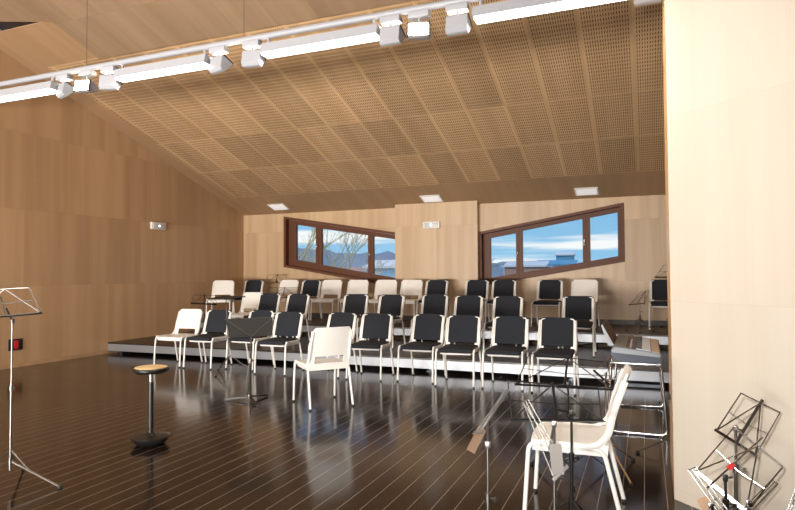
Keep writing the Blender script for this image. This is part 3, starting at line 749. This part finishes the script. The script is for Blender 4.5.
bm = nb(); quadf(bm, (-1500, 14, -4), (900, 14, -4), (900, 1500, -4), (-1500, 1500, -4)); o = obj('ground', bm, M['ground'], smooth=False); tag(o, 'open land outside below the windows', None, None, 'structure')
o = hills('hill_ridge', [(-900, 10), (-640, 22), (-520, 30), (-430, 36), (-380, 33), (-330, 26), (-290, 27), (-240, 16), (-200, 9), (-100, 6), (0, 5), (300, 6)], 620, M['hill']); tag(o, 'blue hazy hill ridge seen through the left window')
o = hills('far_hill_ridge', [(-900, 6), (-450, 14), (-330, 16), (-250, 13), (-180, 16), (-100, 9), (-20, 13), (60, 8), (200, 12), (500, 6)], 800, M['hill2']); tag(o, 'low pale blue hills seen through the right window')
def building(x, y, w, d, h, wm, rm, label):
    r_ = empty('building', (x, y, -4)); tag(r_, label, 'building', 'distant buildings outside the windows')
    bm = nb(); box(bm, (0, 0, h/2), (w, d, h)); obj('wall', bm, wm, r_, False)
    bm = nb(); prism(bm, [(-w/2-.3, -d/2-.3, h), (w/2+.3, -d/2-.3, h), (w/2+.3, 0, h+.9), (-w/2-.3, 0, h+.9)], (0, .2, 0)); box(bm, (0, 0, h+.1), (w+.6, d+.6, .25)); obj('roof', bm, rm, r_, False)
    bm = nb(); n = max(2, int(w/3))
    for i in range(n): box(bm, (-w/2+w*(i+.5)/n, -d/2-.02, h*.6), (w/n*.45, .06, 1.1))
    obj('window_row', bm, M['kb_body'], r_, False)
blds = [(-36.5, 88, 16, 8, 5.6, 'bldA', 'bldC', 'low pale building with reddish roof in the right pane of the left window'),
        (-26, 62, 4, 5, 6.0, 'bldB', 'bldA', 'blue fronted building at the right end of the left window'),
        (-52, 105, 12, 8, 5.2, 'bldA', 'bldB', 'long pale building low in the middle of the left window'),
        (-21.5, 80, 5.5, 7, 6.5, 'bldA', 'bldA', 'pale block at the lower left of the right window'),
        (-17, 96, 6, 7, 6.3, 'bldC', 'bldA', 'brownish block beside the first mullion of the right window'),
        (-13.5, 104, 6, 7, 6.6, 'bldA', 'bldB', 'pale block with blue roof in the middle of the right window'),
        (-16.5, 140, 3.5, 4, 9.2, 'bldB', 'bldA', 'small bluish tower in the right window'),
        (-6.5, 116, 7, 7, 6.9, 'bldB', 'bldA', 'bluish hall low in the middle pane of the right window'),
        (-24, 130, 7, 7, 7.0, 'bldA', 'bldC', 'far pale block with red roof in the left pane of the right window')]
for x, y, w, d, h, a, c, l in blds: building(x, y, w, d, h, M[a], M[c], l)
def bare_tree(x, y, z, H, label, seed):
    random.seed(seed); r_ = empty('bare_tree', (x, y, z)); tag(r_, label, 'tree', 'bare trees outside the left window')
    bt = nb(); bb = nb(); tube(bt, [(0, 0, 0), (.05, 0, H*.4), (.1, 0, H*.7)], .09, 8, rs=[.10, .07, .05]); obj('trunk', bt, M['bark'], r_)
    def grow(p, d, L, r, dep):
        q = p+d*L*.5+Vector((random.uniform(-.06, .06), 0, random.uniform(-.03, .08)))*L; e = q+(d+Vector((random.uniform(-.3, .3), random.uniform(-.3, .3), .12))).normalized()*L*.5
        tube(bb, [p, q, e], r, 5, rs=[r, r*.8, r*.6])
        if dep > 0:
            for k in range(3):
                nd = (d+Vector((random.uniform(-.9, .9), random.uniform(-.6, .6), random.uniform(-.2, .7)))).normalized(); grow(q.lerp(e, random.random()), nd, L*.66, r*.6, dep-1)
    for k in range(9):
        a = k*2.4; grow(Vector((.06, 0, H*(.3+.05*k))), Vector((math.cos(a), math.sin(a), .9)).normalized(), H*.28, .035, 3)
    obj('branches', bb, M['bark'], r_)
bare_tree(-13.3, 21, -4, 8.2, 'bare tree branching across the left pane of the left window', 3)
bare_tree(-15.2, 29, -4, 8.3, 'bare tree branching across the middle pane of the left window', 5)

# ------------------------------------------------------------ world
w = bpy.data.worlds.new('world'); sc.world = w; w.use_nodes = True; nt = w.node_tree; g = NG(nt)
bg = nt.nodes['Background']
tc = g.n('ShaderNodeTexCoord'); sp = g.n('ShaderNodeSeparateXYZ'); nt.links.new(tc.outputs['Generated'], sp.inputs[0])
x, y, z = sp.outputs
zz = g.m('MAXIMUM', z, .0)
grad = g.mix(g.ss(zz, 0., .35), (.30, .60, .86, 1), (.06, .26, .70, 1))
cn = g.noise(g.xyz(g.m('MULTIPLY', x, 2.4), g.m('MULTIPLY', y, 2.4), g.m('MULTIPLY', z, 38.)), 1., 5.)
cl = g.ss(g.m('ADD', cn, .0), .47, .62)
sky = g.mix(cl, grad, (1., 1., 1., 1))
g.put(bg.inputs[0], sky); bg.inputs[1].default_value = 1.1

def light(name, kind, loc, energy, color=(1, 1, 1), target=None, **k):
    la = bpy.data.lights.new(name, kind); la.energy = energy; la.color = color
    for a, c in k.items(): setattr(la, a, c)
    lo = bpy.data.objects.new(name, la); C.objects.link(lo); lo.location = loc
    if target is not None: lo.rotation_euler = (Vector(target)-Vector(loc)).to_track_quat('-Z', 'Y').to_euler()
    return lo
# the camera's own flash (it lights the near pale wall and throws the small shadows of the stands)
light('camera_flash', 'SPOT', (-.13, .02, 1.56), 430, (1, .985, .97), (-.13+.30-2.2, 5.6, 1.7), spot_size=R(96), spot_blend=.6, shadow_soft_size=.03)
# added fill low behind the viewer, brightens ceiling and walls; no known source
light('added_fill', 'AREA', (-4.9, -4.2, .68), 640, (1, .955, .89), (-5.6, 9, 5.0), spread=R(84), shape='RECTANGLE', size=7.4, size_y=.95)
light('sun', 'SUN', (0, 30, 30), 1.6, (1, .97, .92), (6, 60, 0), angle=R(1))

# ------------------------------------------------------------ camera
cam = bpy.data.cameras.new('camera'); co = bpy.data.objects.new('camera', cam); C.objects.link(co)
cam.sensor_width = 36.; cam.lens = 606.49/795*36.; cam.clip_start = .05; cam.clip_end = 3000
psi, pit, rol = R(22.191), R(1.7544), R(-.312)
fw = Vector((-math.sin(psi)*math.cos(pit), math.cos(psi)*math.cos(pit), math.sin(pit)))
rt = Vector((math.cos(psi), math.sin(psi), 0)); up = rt.cross(fw)
rt2 = rt*math.cos(rol) + up*math.sin(rol); up2 = rt2.cross(fw)
co.matrix_world = Matrix(((rt2.x, up2.x, -fw.x, 0), (rt2.y, up2.y, -fw.y, 0), (rt2.z, up2.z, -fw.z, 1.38), (0, 0, 0, 1)))
sc.camera = co
sc.view_settings.view_transform = 'Standard'; sc.view_settings.look = 'None'; sc.view_settings.gamma = 1.; sc.view_settings.exposure = 0.
try: sc.view_settings.use_curve_mapping = False
except Exception: pass
